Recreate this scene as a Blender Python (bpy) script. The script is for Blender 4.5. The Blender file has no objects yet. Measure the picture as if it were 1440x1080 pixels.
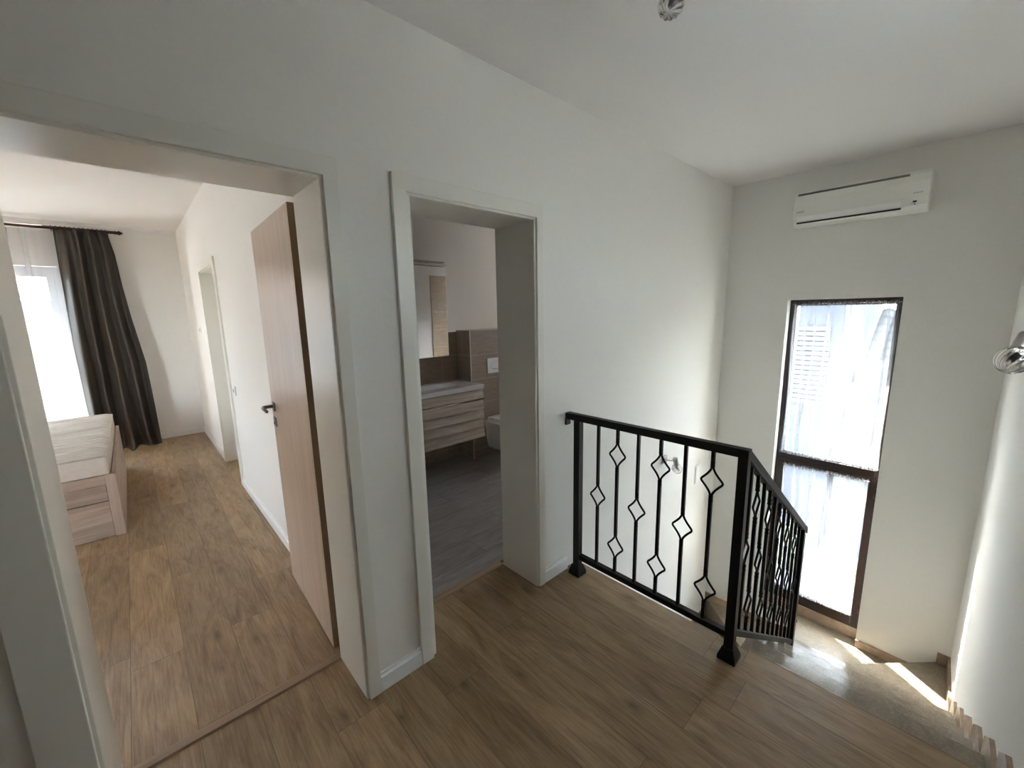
import bpy, bmesh, math, random
from mathutils import Vector, Matrix
random.seed(7)
S = bpy.context.scene
COL = S.collection
PI = math.pi

# ------------------------------------------------------------------ mesh helper
class MB:
    def __init__(self, org=(0, 0, 0)):
        self.v = []; self.f = []; self.o = Vector(org); self.sm = []
    def add(self, vs, fs, smooth=False):
        n = len(self.v)
        self.v += [Vector(p) - self.o for p in vs]
        for f in fs:
            self.f.append(tuple(n + i for i in f)); self.sm.append(smooth)
        return self
    def box(self, x0, x1, y0, y1, z0, z1):
        if x0 > x1: x0, x1 = x1, x0
        if y0 > y1: y0, y1 = y1, y0
        if z0 > z1: z0, z1 = z1, z0
        vs = [(x, y, z) for z in (z0, z1) for y in (y0, y1) for x in (x0, x1)]
        return self.add(vs, [(0, 2, 3, 1), (4, 5, 7, 6), (0, 1, 5, 4), (2, 6, 7, 3), (0, 4, 6, 2), (1, 3, 7, 5)])
    def prism(self, poly, axis, a0, a1, smooth=False):
        """poly: 2D points; axis 'x': (y,z) along x; 'y': (x,z) along y; 'z': (x,y) along z"""
        def P(p, a):
            return (a, p[0], p[1]) if axis == 'x' else (p[0], a, p[1]) if axis == 'y' else (p[0], p[1], a)
        n = len(poly)
        vs = [P(p, a0) for p in poly] + [P(p, a1) for p in poly]
        fs = [tuple(range(n)), tuple(range(2 * n - 1, n - 1, -1))]
        fs += [(i, n + i, n + (i + 1) % n, (i + 1) % n) for i in range(n)]
        return self.add(vs, fs, smooth)
    def hexa(self, bot, top):
        """two rings of equal count joined"""
        n = len(bot)
        fs = [tuple(range(n - 1, -1, -1)), tuple(range(n, 2 * n))]
        fs += [(i, (i + 1) % n, n + (i + 1) % n, n + i) for i in range(n)]
        return self.add(list(bot) + list(top), fs)
    def tube(self, pts, r, n=10, cap=True, sq=False):
        pts = [Vector(p) for p in pts]
        m = len(pts); rings = []
        rr = r if isinstance(r, (list, tuple)) else [r] * m
        up = None
        for i in range(m):
            t = (pts[min(i + 1, m - 1)] - pts[max(i - 1, 0)]).normalized()
            if up is None:
                up = Vector((0, 0, 1)) if abs(t.z) < .9 else Vector((0, 1, 0))
            a = t.cross(up).normalized(); b = t.cross(a).normalized(); up = -b if False else up
            k = 4 if sq else n; off = PI / 4 if sq else 0
            q = rr[i] * (1.4142 if sq else 1)
            rings.append([pts[i] + a * q * math.cos(off + 2 * PI * j / k) + b * q * math.sin(off + 2 * PI * j / k) for j in range(k)])
        k = len(rings[0]); vs = [p for rg in rings for p in rg]; fs = []
        for i in range(m - 1):
            for j in range(k):
                fs.append((i * k + j, i * k + (j + 1) % k, (i + 1) * k + (j + 1) % k, (i + 1) * k + j))
        if cap:
            fs.append(tuple(range(k - 1, -1, -1))); fs.append(tuple(range((m - 1) * k, m * k)))
        return self.add(vs, fs, not sq)
    def lathe(self, prof, c, axis=(0, 0, 1), n=24):
        """prof: (r, h) list along axis from c"""
        ax = Vector(axis).normalized()
        u = ax.cross(Vector((0, 0, 1)) if abs(ax.z) < .9 else Vector((1, 0, 0))).normalized(); w = ax.cross(u)
        vs = []; c = Vector(c)
        for r, h in prof:
            for j in range(n):
                a = 2 * PI * j / n
                vs.append(c + ax * h + u * r * math.cos(a) + w * r * math.sin(a))
        fs = []
        m = len(prof)
        for i in range(m - 1):
            for j in range(n):
                fs.append((i * n + j, i * n + (j + 1) % n, (i + 1) * n + (j + 1) % n, (i + 1) * n + j))
        if prof[0][0] > 1e-5: fs.append(tuple(range(n - 1, -1, -1)))
        if prof[-1][0] > 1e-5: fs.append(tuple(range((m - 1) * n, m * n)))
        return self.add(vs, fs, True)
    def grid(self, fn, nu, nv, smooth=True):
        vs = [fn(i / nu, j / nv) for j in range(nv + 1) for i in range(nu + 1)]
        fs = [(j * (nu + 1) + i, j * (nu + 1) + i + 1, (j + 1) * (nu + 1) + i + 1, (j + 1) * (nu + 1) + i) for j in range(nv) for i in range(nu)]
        return self.add(vs, fs, smooth)
    def build(self, name, mat, parent=None, bevel=0, seg=2, loc=None, rot=None, solid=0, fix=True):
        me = bpy.data.meshes.new(name)
        me.from_pydata([tuple(p) for p in self.v], [], self.f)
        me.polygons.foreach_set('use_smooth', self.sm)
        if fix:
            bm = bmesh.new(); bm.from_mesh(me); bmesh.ops.recalc_face_normals(bm, faces=bm.faces); bm.to_mesh(me); bm.free()
        me.materials.append(mat)
        me.update()
        o = bpy.data.objects.new(name, me); COL.objects.link(o)
        if parent: o.parent = parent
        if loc: o.location = loc
        elif not parent: o.location = self.o
        if rot: o.rotation_euler = rot
        if bevel:
            b = o.modifiers.new('bevel', 'BEVEL'); b.width = bevel; b.segments = seg; b.limit_method = 'ANGLE'; b.angle_limit = math.radians(40)
        if solid:
            s = o.modifiers.new('solid', 'SOLIDIFY'); s.thickness = solid; s.offset = 0
        return o

def thing(name, label, cat, loc=(0, 0, 0), rotz=0, group=None):
    o = bpy.data.objects.new(name, None); COL.objects.link(o)
    o.location = loc; o.rotation_euler = (0, 0, rotz); o.empty_display_size = .1
    o['label'] = label; o['category'] = cat
    if group: o['group'] = group
    return o
def tag(o, label, cat, group=None, kind=None):
    o['label'] = label; o['category'] = cat
    if group: o['group'] = group
    if kind: o['kind'] = kind
    return o
def struct_root(name, label, loc=(0, 0, 0)):
    o = bpy.data.objects.new(name, None); COL.objects.link(o); o.location = loc
    o['kind'] = 'structure'; o['label'] = label
    return o
def struct(o, label):
    o['kind'] = 'structure'; o['label'] = label
    return o

# ------------------------------------------------------------------ materials
def new_mat(name):
    m = bpy.data.materials.new(name); m.use_nodes = True
    nt = m.node_tree; b = nt.nodes['Principled BSDF']
    return m, nt, b
def N(nt, t, **kw):
    n = nt.nodes.new(t)
    for k, v in kw.items(): setattr(n, k, v)
    return n
def L(nt, a, b): nt.links.new(a, b)
def math_node(nt, op, a, b=None, c=None):
    n = N(nt, 'ShaderNodeMath', operation=op)
    for i, x in enumerate((a, b, c)):
        if x is None: continue
        if isinstance(x, (int, float)): n.inputs[i].default_value = x
        else: L(nt, x, n.inputs[i])
    return n.outputs[0]
def mixc(nt, fac, a, b, blend='MIX'):
    n = N(nt, 'ShaderNodeMix', data_type='RGBA', blend_type=blend)
    for s, x in ((n.inputs[0], fac), (n.inputs[6], a), (n.inputs[7], b)):
        if isinstance(x, (int, float)): s.default_value = x
        elif isinstance(x, tuple): s.default_value = (*x, 1) if len(x) == 3 else x
        else: L(nt, x, s)
    return n.outputs[2]
def coords(nt, scale=(1, 1, 1), loc=(0, 0, 0)):
    tc = N(nt, 'ShaderNodeTexCoord'); mp = N(nt, 'ShaderNodeMapping')
    mp.inputs['Scale'].default_value = scale; mp.inputs['Location'].default_value = loc
    L(nt, tc.outputs['Object'], mp.inputs[0]); return mp.outputs[0]
def noise(nt, vec, scale, detail=4, rough=.55, dist=0):
    n = N(nt, 'ShaderNodeTexNoise'); n.inputs['Scale'].default_value = scale
    n.inputs['Detail'].default_value = detail; n.inputs['Roughness'].default_value = rough; n.inputs['Distortion'].default_value = dist
    if vec is not None: L(nt, vec, n.inputs['Vector'])
    return n.outputs['Fac']
def ramp(nt, fac, stops):
    n = N(nt, 'ShaderNodeValToRGB'); r = n.color_ramp
    while len(r.elements) < len(stops): r.elements.new(.5)
    for e, (p, c) in zip(r.elements, stops): e.position = p; e.color = (*c, 1) if len(c) == 3 else c
    L(nt, fac, n.inputs[0]); return n.outputs[0]
def bump(nt, b, h, strength=.2, dist=.01):
    n = N(nt, 'ShaderNodeBump'); n.inputs['Strength'].default_value = strength; n.inputs['Distance'].default_value = dist
    L(nt, h, n.inputs['Height']); L(nt, n.outputs[0], b.inputs['Normal'])

def plain(name, col, rough=.5, metal=0, spec=.5, nscale=0, namt=.05, bmp=0, coat=0):
    m, nt, b = new_mat(name)
    b.inputs['Roughness'].default_value = rough; b.inputs['Metallic'].default_value = metal
    b.inputs['Specular IOR Level'].default_value = spec
    if coat: b.inputs['Coat Weight'].default_value = coat
    if nscale:
        f = noise(nt, coords(nt), nscale, 5)
        L(nt, ramp(nt, f, [(.3, tuple(c * (1 - namt) for c in col)), (.7, tuple(min(1, c * (1 + namt)) for c in col))]), b.inputs['Base Color'])
        if bmp: bump(nt, b, f, bmp, .002)
    else: b.inputs['Base Color'].default_value = (*col, 1)
    return m

def planks(name, along, w, ln, cols, seam=.0012, seamcol=(.06, .042, .026), rough=.45, grain=1.0, knots=True, tint=.5, spec=.4):
    """board floor: boards run along 'x' or 'y' of the object"""
    m, nt, b = new_mat(name)
    tc = N(nt, 'ShaderNodeTexCoord'); sp = N(nt, 'ShaderNodeSeparateXYZ'); L(nt, tc.outputs['Object'], sp.inputs[0])
    ac, al = (sp.outputs[0], sp.outputs[1]) if along == 'y' else (sp.outputs[1], sp.outputs[0])
    u = math_node(nt, 'DIVIDE', ac, w); row = math_node(nt, 'FLOOR', u); fu = math_node(nt, 'FRACT', u)
    wn = N(nt, 'ShaderNodeTexWhiteNoise', noise_dimensions='1D'); L(nt, row, wn.inputs['W'])
    v = math_node(nt, 'ADD', math_node(nt, 'DIVIDE', al, ln), wn.outputs['Value'])
    idx = math_node(nt, 'FLOOR', v); fv = math_node(nt, 'FRACT', v)
    cx = N(nt, 'ShaderNodeCombineXYZ'); L(nt, row, cx.inputs[0]); L(nt, idx, cx.inputs[1])
    wn2 = N(nt, 'ShaderNodeTexWhiteNoise', noise_dimensions='3D'); L(nt, cx.outputs[0], wn2.inputs['Vector'])
    rnd = wn2.outputs['Value']
    # grain coordinates, shifted per board
    g = N(nt, 'ShaderNodeCombineXYZ')
    L(nt, math_node(nt, 'ADD', math_node(nt, 'MULTIPLY', ac, 10), math_node(nt, 'MULTIPLY', rnd, 37)), g.inputs[0])
    L(nt, math_node(nt, 'ADD', math_node(nt, 'MULTIPLY', al, 1.9), math_node(nt, 'MULTIPLY', rnd, 91)), g.inputs[1])
    f1 = noise(nt, g.outputs[0], 1.6, 8, .65, .9)
    g2 = N(nt, 'ShaderNodeCombineXYZ')
    L(nt, math_node(nt, 'ADD', math_node(nt, 'MULTIPLY', ac, 120), math_node(nt, 'MULTIPLY', rnd, 37)), g2.inputs[0])
    L(nt, math_node(nt, 'ADD', math_node(nt, 'MULTIPLY', al, 5), math_node(nt, 'MULTIPLY', rnd, 51)), g2.inputs[1])
    f2 = noise(nt, g2.outputs[0], 1.0, 4, .6)
    f = math_node(nt, 'ADD', math_node(nt, 'MULTIPLY', f1, .6), math_node(nt, 'MULTIPLY', f2, .4))
    c = ramp(nt, f, [(.36, cols[0]), (.5, cols[1]), (.64, cols[2])])
    br = ramp(nt, rnd, [(0, (1 - .26 * tint,) * 3), (1, (1 + .2 * tint, 1 + .19 * tint, 1 + .17 * tint))])
    c = mixc(nt, 1.0, c, br, 'MULTIPLY')
    if knots:
        kv = N(nt, 'ShaderNodeCombineXYZ')
        L(nt, math_node(nt, 'ADD', math_node(nt, 'MULTIPLY', ac, 5.5), math_node(nt, 'MULTIPLY', rnd, 17)), kv.inputs[0])
        L(nt, math_node(nt, 'ADD', math_node(nt, 'MULTIPLY', al, 2.2), math_node(nt, 'MULTIPLY', f1, .35)), kv.inputs[1])
        vo = N(nt, 'ShaderNodeTexVoronoi', voronoi_dimensions='2D'); vo.inputs['Scale'].default_value = 1.0; L(nt, kv.outputs[0], vo.inputs['Vector'])
        k = ramp(nt, vo.outputs['Distance'], [(0, (.9, .9, .9)), (.04, (.55, .55, .55)), (.15, (0, 0, 0))])
        pick = math_node(nt, 'GREATER_THAN', N(nt, 'ShaderNodeSeparateColor').outputs[0], 2)
        sc = N(nt, 'ShaderNodeSeparateColor'); L(nt, vo.outputs['Color'], sc.inputs[0])
        pick = math_node(nt, 'GREATER_THAN', sc.outputs[0], .55)
        sk = N(nt, 'ShaderNodeSeparateColor'); L(nt, k, sk.inputs[0])
        c = mixc(nt, math_node(nt, 'MULTIPLY', math_node(nt, 'MULTIPLY', sk.outputs[0], pick), .8), c, tuple(x * .42 for x in cols[0]))
    su = math_node(nt, 'LESS_THAN', math_node(nt, 'MINIMUM', fu, math_node(nt, 'SUBTRACT', 1, fu)), seam / w)
    sv = math_node(nt, 'LESS_THAN', math_node(nt, 'MINIMUM', fv, math_node(nt, 'SUBTRACT', 1, fv)), seam / ln)
    s = math_node(nt, 'MAXIMUM', su, sv)
    c = mixc(nt, math_node(nt, 'MULTIPLY', s, .6), c, seamcol)
    L(nt, c, b.inputs['Base Color'])
    b.inputs['Roughness'].default_value = rough; b.inputs['Specular IOR Level'].default_value = spec
    bump(nt, b, math_node(nt, 'SUBTRACT', math_node(nt, 'MULTIPLY', f, .35 * grain), s), .25, .0015)
    return m

def wood(name, cols, along='z', rough=.5, sc=1.0, spec=.4, bs=.12):
    m, nt, b = new_mat(name)
    k = {'x': (1.2, 22, 22), 'y': (22, 1.2, 22), 'z': (22, 22, 1.2)}[along]
    f1 = noise(nt, coords(nt, tuple(a * sc for a in k)), 1.3, 7, .62, .7)
    f2 = noise(nt, coords(nt, tuple(a * sc * 5 for a in k)), 1.0, 3, .6)
    f = math_node(nt, 'ADD', math_node(nt, 'MULTIPLY', f1, .75), math_node(nt, 'MULTIPLY', f2, .25))
    L(nt, ramp(nt, f, [(.3, cols[0]), (.5, cols[1]), (.7, cols[2])]), b.inputs['Base Color'])
    b.inputs['Roughness'].default_value = rough; b.inputs['Specular IOR Level'].default_value = spec
    bump(nt, b, f, bs, .001)
    return m

def tiles(name, horiz, tw, th, col, grout, rough=.35, offz=0):
    """wall tile: horizontal coordinate 'x' or 'y'"""
    m, nt, b = new_mat(name)
    tc = N(nt, 'ShaderNodeTexCoord'); sp = N(nt, 'ShaderNodeSeparateXYZ'); L(nt, tc.outputs['Object'], sp.inputs[0])
    u = math_node(nt, 'DIVIDE', sp.outputs[0 if horiz == 'x' else 1], tw)
    v = math_node(nt, 'DIVIDE', math_node(nt, 'SUBTRACT', sp.outputs[2], offz), th)
    fu = math_node(nt, 'FRACT', u); fv = math_node(nt, 'FRACT', v)
    su = math_node(nt, 'LESS_THAN', math_node(nt, 'MINIMUM', fu, math_node(nt, 'SUBTRACT', 1, fu)), .0016 / tw)
    sv = math_node(nt, 'LESS_THAN', math_node(nt, 'MINIMUM', fv, math_node(nt, 'SUBTRACT', 1, fv)), .0018 / th)
    s = math_node(nt, 'MAXIMUM', su, sv)
    f = noise(nt, coords(nt, (3, 3, 14)), 4, 6, .6, .4)
    c = ramp(nt, f, [(.3, tuple(x * .85 for x in col)), (.7, tuple(x * 1.12 for x in col))])
    L(nt, mixc(nt, s, c, grout), b.inputs['Base Color'])
    b.inputs['Roughness'].default_value = rough
    bump(nt, b, math_node(nt, 'SUBTRACT', 1, s), .3, .001)
    return m

def granite(name, col, rough=.3):
    m, nt, b = new_mat(name)
    v = coords(nt)
    f1 = noise(nt, v, 140, 6, .7); f2 = noise(nt, v, 9, 5, .6, 1.2); f3 = noise(nt, v, 90, 4, .6)
    c = ramp(nt, f2, [(.3, tuple(x * .78 for x in col)), (.7, tuple(x * 1.12 for x in col))])
    c = mixc(nt, math_node(nt, 'MULTIPLY', ramp_val(nt, f1, .50, .64), .4), c, (.20, .15, .11))
    c = mixc(nt, math_node(nt, 'MULTIPLY', ramp_val(nt, f3, .50, .70), .30), c, (.50, .44, .37))
    L(nt, c, b.inputs['Base Color']); b.inputs['Roughness'].default_value = rough
    b.inputs['Specular IOR Level'].default_value = .3
    return m
def ramp_val(nt, f, a, b):
    n = N(nt, 'ShaderNodeMapRange'); n.inputs[1].default_value = a; n.inputs[2].default_value = b
    L(nt, f, n.inputs[0]); return n.outputs[0]

def sheer(name, col, op, trans=.6):
    """thin voile: part open weave, part diffusing threads"""
    m, nt, b = new_mat(name); nt.nodes.remove(b)
    out = nt.nodes['Material Output']
    tr = N(nt, 'ShaderNodeBsdfTransparent'); tl = N(nt, 'ShaderNodeBsdfTranslucent'); df = N(nt, 'ShaderNodeBsdfDiffuse')
    tl.inputs[0].default_value = (*col, 1); df.inputs[0].default_value = (*col, 1)
    m1 = N(nt, 'ShaderNodeMixShader'); m1.inputs[0].default_value = trans; L(nt, df.outputs[0], m1.inputs[1]); L(nt, tl.outputs[0], m1.inputs[2])
    # threads look denser where the cloth is seen edge-on
    lw = N(nt, 'ShaderNodeLayerWeight'); lw.inputs[0].default_value = .6
    f = math_node(nt, 'ADD', op, math_node(nt, 'MULTIPLY', lw.outputs['Facing'], (1 - op) * .9))
    f = math_node(nt, 'MINIMUM', f, 1.0)
    m2 = N(nt, 'ShaderNodeMixShader'); L(nt, f, m2.inputs[0]); L(nt, tr.outputs[0], m2.inputs[1]); L(nt, m1.outputs[0], m2.inputs[2])
    L(nt, m2.outputs[0], out.inputs[0]); return m

def pane(name, tint=(.93, .96, .95)):
    m, nt, b = new_mat(name); nt.nodes.remove(b)
    out = nt.nodes['Material Output']
    tr = N(nt, 'ShaderNodeBsdfTransparent'); tr.inputs[0].default_value = (*tint, 1)
    gl = N(nt, 'ShaderNodeBsdfGlossy'); gl.inputs['Roughness'].default_value = .02
    lw = N(nt, 'ShaderNodeLayerWeight'); lw.inputs[0].default_value = .5
    fr = math_node(nt, 'ADD', .035, math_node(nt, 'MULTIPLY', math_node(nt, 'POWER', lw.outputs['Facing'], 4), .8))
    mx = N(nt, 'ShaderNodeMixShader'); L(nt, fr, mx.inputs[0]); L(nt, tr.outputs[0], mx.inputs[1]); L(nt, gl.outputs[0], mx.inputs[2])
    L(nt, mx.outputs[0], out.inputs[0]); return m

M = {}
M['wall'] = plain('wall_paint', (.80, .785, .752), .85, spec=.2, nscale=60, namt=.012, bmp=.06)
M['ceil'] = plain('ceiling_paint', (.80, .78, .765), .9, spec=.2, nscale=50, namt=.012, bmp=.05)
M['casing'] = plain('door_frame_lacquer', (.76, .745, .69), .32, spec=.5, nscale=8, namt=.01)
M['base'] = plain('baseboard_white', (.82, .82, .82), .35)
M['oak'] = planks('oak_floor', 'y', .194, 1.3, [(.185, .112, .056), (.295, .195, .105), (.39, .278, .16)], rough=.45, tint=.7)
M['bathfloor'] = planks('grey_wood_tile', 'x', .2, 1.2, [(.17, .155, .14), (.24, .22, .20), (.31, .29, .265)], seamcol=(.07, .065, .06), seam=.0028, rough=.4, tint=.35, knots=False)
M['threshold'] = wood('threshold_wood', [(.20, .125, .07), (.30, .20, .125), (.38, .27, .17)], 'x', .4)
M['leaf'] = wood('door_leaf_veneer', [(.40, .285, .21), (.50, .375, .285), (.58, .45, .355)], 'z', .33, spec=.6, bs=.2)
M['leafedge'] = wood('door_leaf_edge', [(.22, .15, .09), (.28, .19, .12), (.33, .23, .15)], 'z', .5)
M['sonoma'] = wood('sonoma_oak', [(.20, .14, .10), (.36, .265, .205), (.47, .37, .30)], 'x', .5, sc=.6)
M['sonomaz'] = wood('sonoma_oak_upright', [(.20, .14, .10), (.36, .265, .205), (.47, .37, .30)], 'z', .5, sc=.6)
M['sonomay'] = wood('sonoma_oak_side', [(.25, .18, .135), (.40, .30, .24), (.50, .40, .33)], 'y', .5, sc=.6)
M['vanity'] = wood('vanity_oak', [(.30, .25, .19), (.47, .40, .31), (.60, .52, .42)], 'x', .42, sc=.8)
M['tile_x'] = tiles('taupe_wall_tile', 'x', .6, .26, (.31, .25, .19), (.52, .47, .40), offz=.10)
M['tile_y'] = tiles('taupe_wall_tile_side', 'y', .6, .26, (.31, .25, .19), (.52, .47, .40), offz=.10)
M['tile_sh'] = tiles('beige_shower_tile', 'x', .6, .26, (.46, .37, .27), (.66, .60, .50), offz=.05)
M['granite'] = granite('polished_granite', (.25, .206, .15))
M['granite_t'] = granite('polished_granite_tread', (.29, .24, .18), .10)
M['granite_b'] = granite('granite_skirting', (.40, .29, .21), .25)
M['iron'] = plain('black_iron', (.004, .004, .004), .45, metal=0, spec=.22, nscale=90, namt=.2, bmp=.1)
M['frame'] = plain('dark_brown_window_frame', (.026, .012, .008), .35, spec=.5, nscale=30, namt=.15)
M['frame2'] = plain('light_window_frame', (.62, .64, .68), .4)
M['nickel'] = plain('satin_nickel', (.42, .40, .37), .3, metal=1)
M['darknickel'] = plain('dark_satin_steel', (.20, .17, .16), .3, metal=1)
M['chrome'] = plain('chrome', (.8, .8, .8), .12, metal=1)
M['plastic'] = plain('white_plastic', (.84, .82, .77), .3)
M['plastic2'] = plain('white_plastic_louvre', (.90, .90, .88), .3)
M['dark'] = plain('dark_slot', (.02, .02, .02), .6)
M['slotshade'] = plain('slot_shade', (.16, .15, .14), .6)  # soft shadow of the intake slot put into the colour
M['ink'] = plain('grey_print', (.12, .12, .12), .5)
M['ceramic'] = plain('white_ceramic', (.85, .85, .84), .08, coat=.3)
M['basin'] = plain('cast_basin', (.70, .68, .66), .25)
M['mirror'] = plain('mirror_glass', (.92, .93, .93), .02, metal=1)
def ticking():
    m, nt, b = new_mat('mattress_ticking')
    f = noise(nt, coords(nt, (3, 26, 8)), 1.4, 5, .6, 1.2)
    L(nt, ramp(nt, f, [(.3, (.40, .345, .285)), (.7, (.66, .60, .52))]), b.inputs['Base Color'])  # wrinkle shading strengthened by lighter and darker base colour
    b.inputs['Roughness'].default_value = .9; b.inputs['Specular IOR Level'].default_value = .2
    bump(nt, b, f, .9, .02); return m
M['mattress'] = ticking()
M['mattress_side'] = plain('mattress_border', (.55, .48, .41), .9, spec=.2, nscale=25, namt=.05)
M['drape'] = plain('dark_taupe_drape', (.050, .040, .031), .55, spec=.5, nscale=120, namt=.12, bmp=.05)
M['rod'] = plain('mahogany_rod', (.055, .014, .010), .3)
M['sheer'] = sheer('white_voile', (.27, .27, .28), .34)
M['sheer2'] = sheer('bedroom_voile', (.50, .485, .49), .34, .5)
M['sheer4'] = sheer('dense_voile', (.60, .575, .53), .9)
M['glass'] = pane('window_glass')
M['extwall'] = plain('outside_render', (.09, .093, .10), .9, nscale=6, namt=.05)
M['extwall2'] = plain('outside_render_grey', (.034, .038, .05), .9, nscale=6, namt=.08)
M['rooftile'] = plain('roof_clay', (.075, .042, .034), .8, nscale=10, namt=.2)
M['roofpale'] = plain('roof_pale', (.06, .057, .053), .8, nscale=10, namt=.12)
M['ground'] = plain('yard_paving', (.35, .345, .335), .9, nscale=3, namt=.1)
M['leaves'] = plain('leaf_green', (.16, .20, .09), .5, nscale=30, namt=.3)
M['bark'] = plain('bark', (.12, .09, .06), .9)

# lamp glass with swirled ribs
def lamp_glass():
    m, nt, b = new_mat('ribbed_clear_glass')
    b.inputs['Transmission Weight'].default_value = 1; b.inputs['Roughness'].default_value = .04; b.inputs['IOR'].default_value = 1.45
    b.inputs['Base Color'].default_value = (.93, .90, .89, 1)
    return m
M['lampglass'] = lamp_glass()

# ------------------------------------------------------------------ key dimensions
H = 1.58
YM = 1.51            # hall face of the wall with the doors
YB = 1.80            # rear face of that wall
XW = 4.11            # wall with the tall window
XF = 1.95            # edge of the landing (first nosing)
CZ = 2.64
def yr(x): return -.228 - .0235 * (4.11 - x)     # wall at the right hand
RISE, RUN = .178, .2835
def tread_z(k): return -RISE * k                  # k = 1..5
WZ = -1.06; LZ = -1.22                            # winder and half landing
PX, PY = 3.33, .56                                # where winders meet

# ------------------------------------------------------------------ shell
# hall floor with board nosing
struct(MB().prism([(-2.6, yr(-2.6)), (1.842, yr(1.842)), (1.842, .50), (1.925, .50), (1.925, YM), (-2.6, YM)], 'z', -.02, 0).build('floor', M['oak']), 'light brown oak board floor of the upper hall')
f2 = MB().box(-.25, .60, YM, YB + .005, -.02, 0).build('floor', M['oak']); struct(f2, 'oak boards in the bedroom doorway')
f3 = MB().box(.84, 1.60, YM, YB + .005, -.02, 0).build('floor', M['oak']); struct(f3, 'oak boards in the bathroom doorway')
n = MB(); n.prism([(1.842, .50), (XF, .50), (XF, yr(XF)), (1.842, yr(1.842))], 'z', -.02, 0)
struct(n.build('trim_1', M['oak'], bevel=.004), 'oak nosing board at the head of the stairs')
slab = MB(); slab.prism([(-2.6, yr(-2.6) - .1), (1.83, yr(1.83) - .1), (1.83, .5), (1.921, .5), (1.921, YM), (-2.6, YM)], 'z', -.26, -.02)
slab.prism([(1.83, .50), (1.935, .50), (1.935, -.4), (1.83, -.4)], 'z', -.26, -.02)
struct(slab.build('floor', M['wall']), 'white edge of the hall floor slab')
struct(MB().box(-3.3, .625, YB + .005, 7.12, -.02, 0).build('floor', M['oak']), 'light oak board floor of the bedroom')
struct(MB().box(.775, XW, YB + .045, 3.85, -.02, 0).build('floor', M['bathfloor']), 'grey wood-look tile floor of the bathroom')
struct(MB().box(.625, 3.2, 4.2, 6.2, -.021, -.001).build('floor', M['oak']), 'oak floor of the room behind the third door')
struct(MB().box(-3.3, XW + .3, YB, 7.4, -.26, -.022).build('floor', M['wall']), 'floor slab under the rooms')
struct(MB().box(.7, 5.4, -1.2, YM + .3, -3.0, -2.85).build('floor', M['granite']), 'granite floor at the foot of the stairs')

# ceilings
struct(MB().box(-2.8, XW + .3, -.6, YB, CZ, CZ + .2).build('ceiling', M['ceil']), 'white ceiling over hall and stairwell')
struct(MB().box(-3.4, .70, YB, 7.4, 2.70, 2.80).build('ceiling', M['ceil']), 'white ceiling of the bedroom')
struct(MB().box(.70, XW + .3, YB, 7.4, CZ, CZ + .1).build('ceiling', M['ceil']), 'white ceiling of the bathroom')

# main wall with two door openings
D1 = (-.25, .56, 2.065); D2 = (.87, 1.575, 2.065)
w = MB()
w.box(-2.8, D1[0], YM, YB, -.26, 2.8)
w.box(D1[1], D2[0], YM, YB, -.26, 2.8)
w.box(D2[1], XW + .3, YM, YB, -.26, 2.8)
w.box(1.83, XW + .3, YM, YB, -3, -.26)
w.box(D1[0], D1[1], YM, YB, D1[2], 2.8); w.box(D2[0], D2[1], YM, YB, D2[2], 2.8)
struct(w.build('wall_front', M['wall']), 'white wall with the bedroom and bathroom doorways')
# wall at the right hand
a0, a1 = -2.8, XW + .3
w = MB()
RW0, RW1, RZ0, RZ1 = 1.30, 2.05, 1.62, 2.40          # added side window, out of view, for fill light
for xa, xb, za, zb in ((a0, RW0, -3, 2.8), (RW1, a1, -3, 2.8), (RW0, RW1, -3, RZ0), (RW0, RW1, RZ1, 2.8)):
    w.prism([(xa, yr(xa)), (xb, yr(xb)), (xb, -.55), (xa, -.55)], 'z', za, zb)
struct(w.build('wall_right', M['wall']), 'white wall along the stairs at the right')
struct(MB().box(-2.8, -2.6, -.7, YM, -.26, 2.8).build('wall_back', M['wall']), 'white end wall of the hall')
# stairwell wall below the hall
struct(MB().box(1.2, 1.83, -.7, YM, -3, -.26).build('wall_stairwell', M['wall']), 'white wall below the hall floor edge')

# window wall, opening y .298..1.006, z LZ..1.63
WY0, WY1, WZ1 = .298, 1.010, 1.636
w = MB()
w.box(XW, XW + .42, -.7, WY0, -3, 2.8); w.box(XW, XW + .42, WY1, YB, -3, 2.8)
w.box(XW, XW + .42, WY0, WY1, WZ1, 2.8); w.box(XW, XW + .42, WY0, WY1, -3, LZ - .03)
struct(w.build('wall_window', M['wall']), 'white wall with the tall narrow stair window')
# bathroom walls
w = MB()
w.box(XW, XW + .3, YB, 2.40, -.26, 2.8); w.box(XW, XW + .3, 2.84, 3.85, -.26, 2.8)
w.box(XW, XW + .3, 2.40, 2.84, -.26, 1.35); w.box(XW, XW + .3, 2.40, 2.84, 2.05, 2.8)
struct(w.build('wall_east', M['wall']), 'white bathroom wall with the added window opening')
struct(MB().box(.775, XW + .3, 3.70, 3.85, -.26, 2.8).build('wall_back', M['wall']), 'white rear wall of the bathroom')
# bedroom right wall with opening for door 3
w = MB()
w.box(.625, .775, YB, 4.52, -.26, 2.8); w.box(.625, .775, 5.41, 7.12, -.26, 2.8); w.box(.625, .775, 4.52, 5.41, 2.06, 2.8)
struct(w.build('wall_right', M['wall']), 'white bedroom wall with a doorway')
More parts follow.
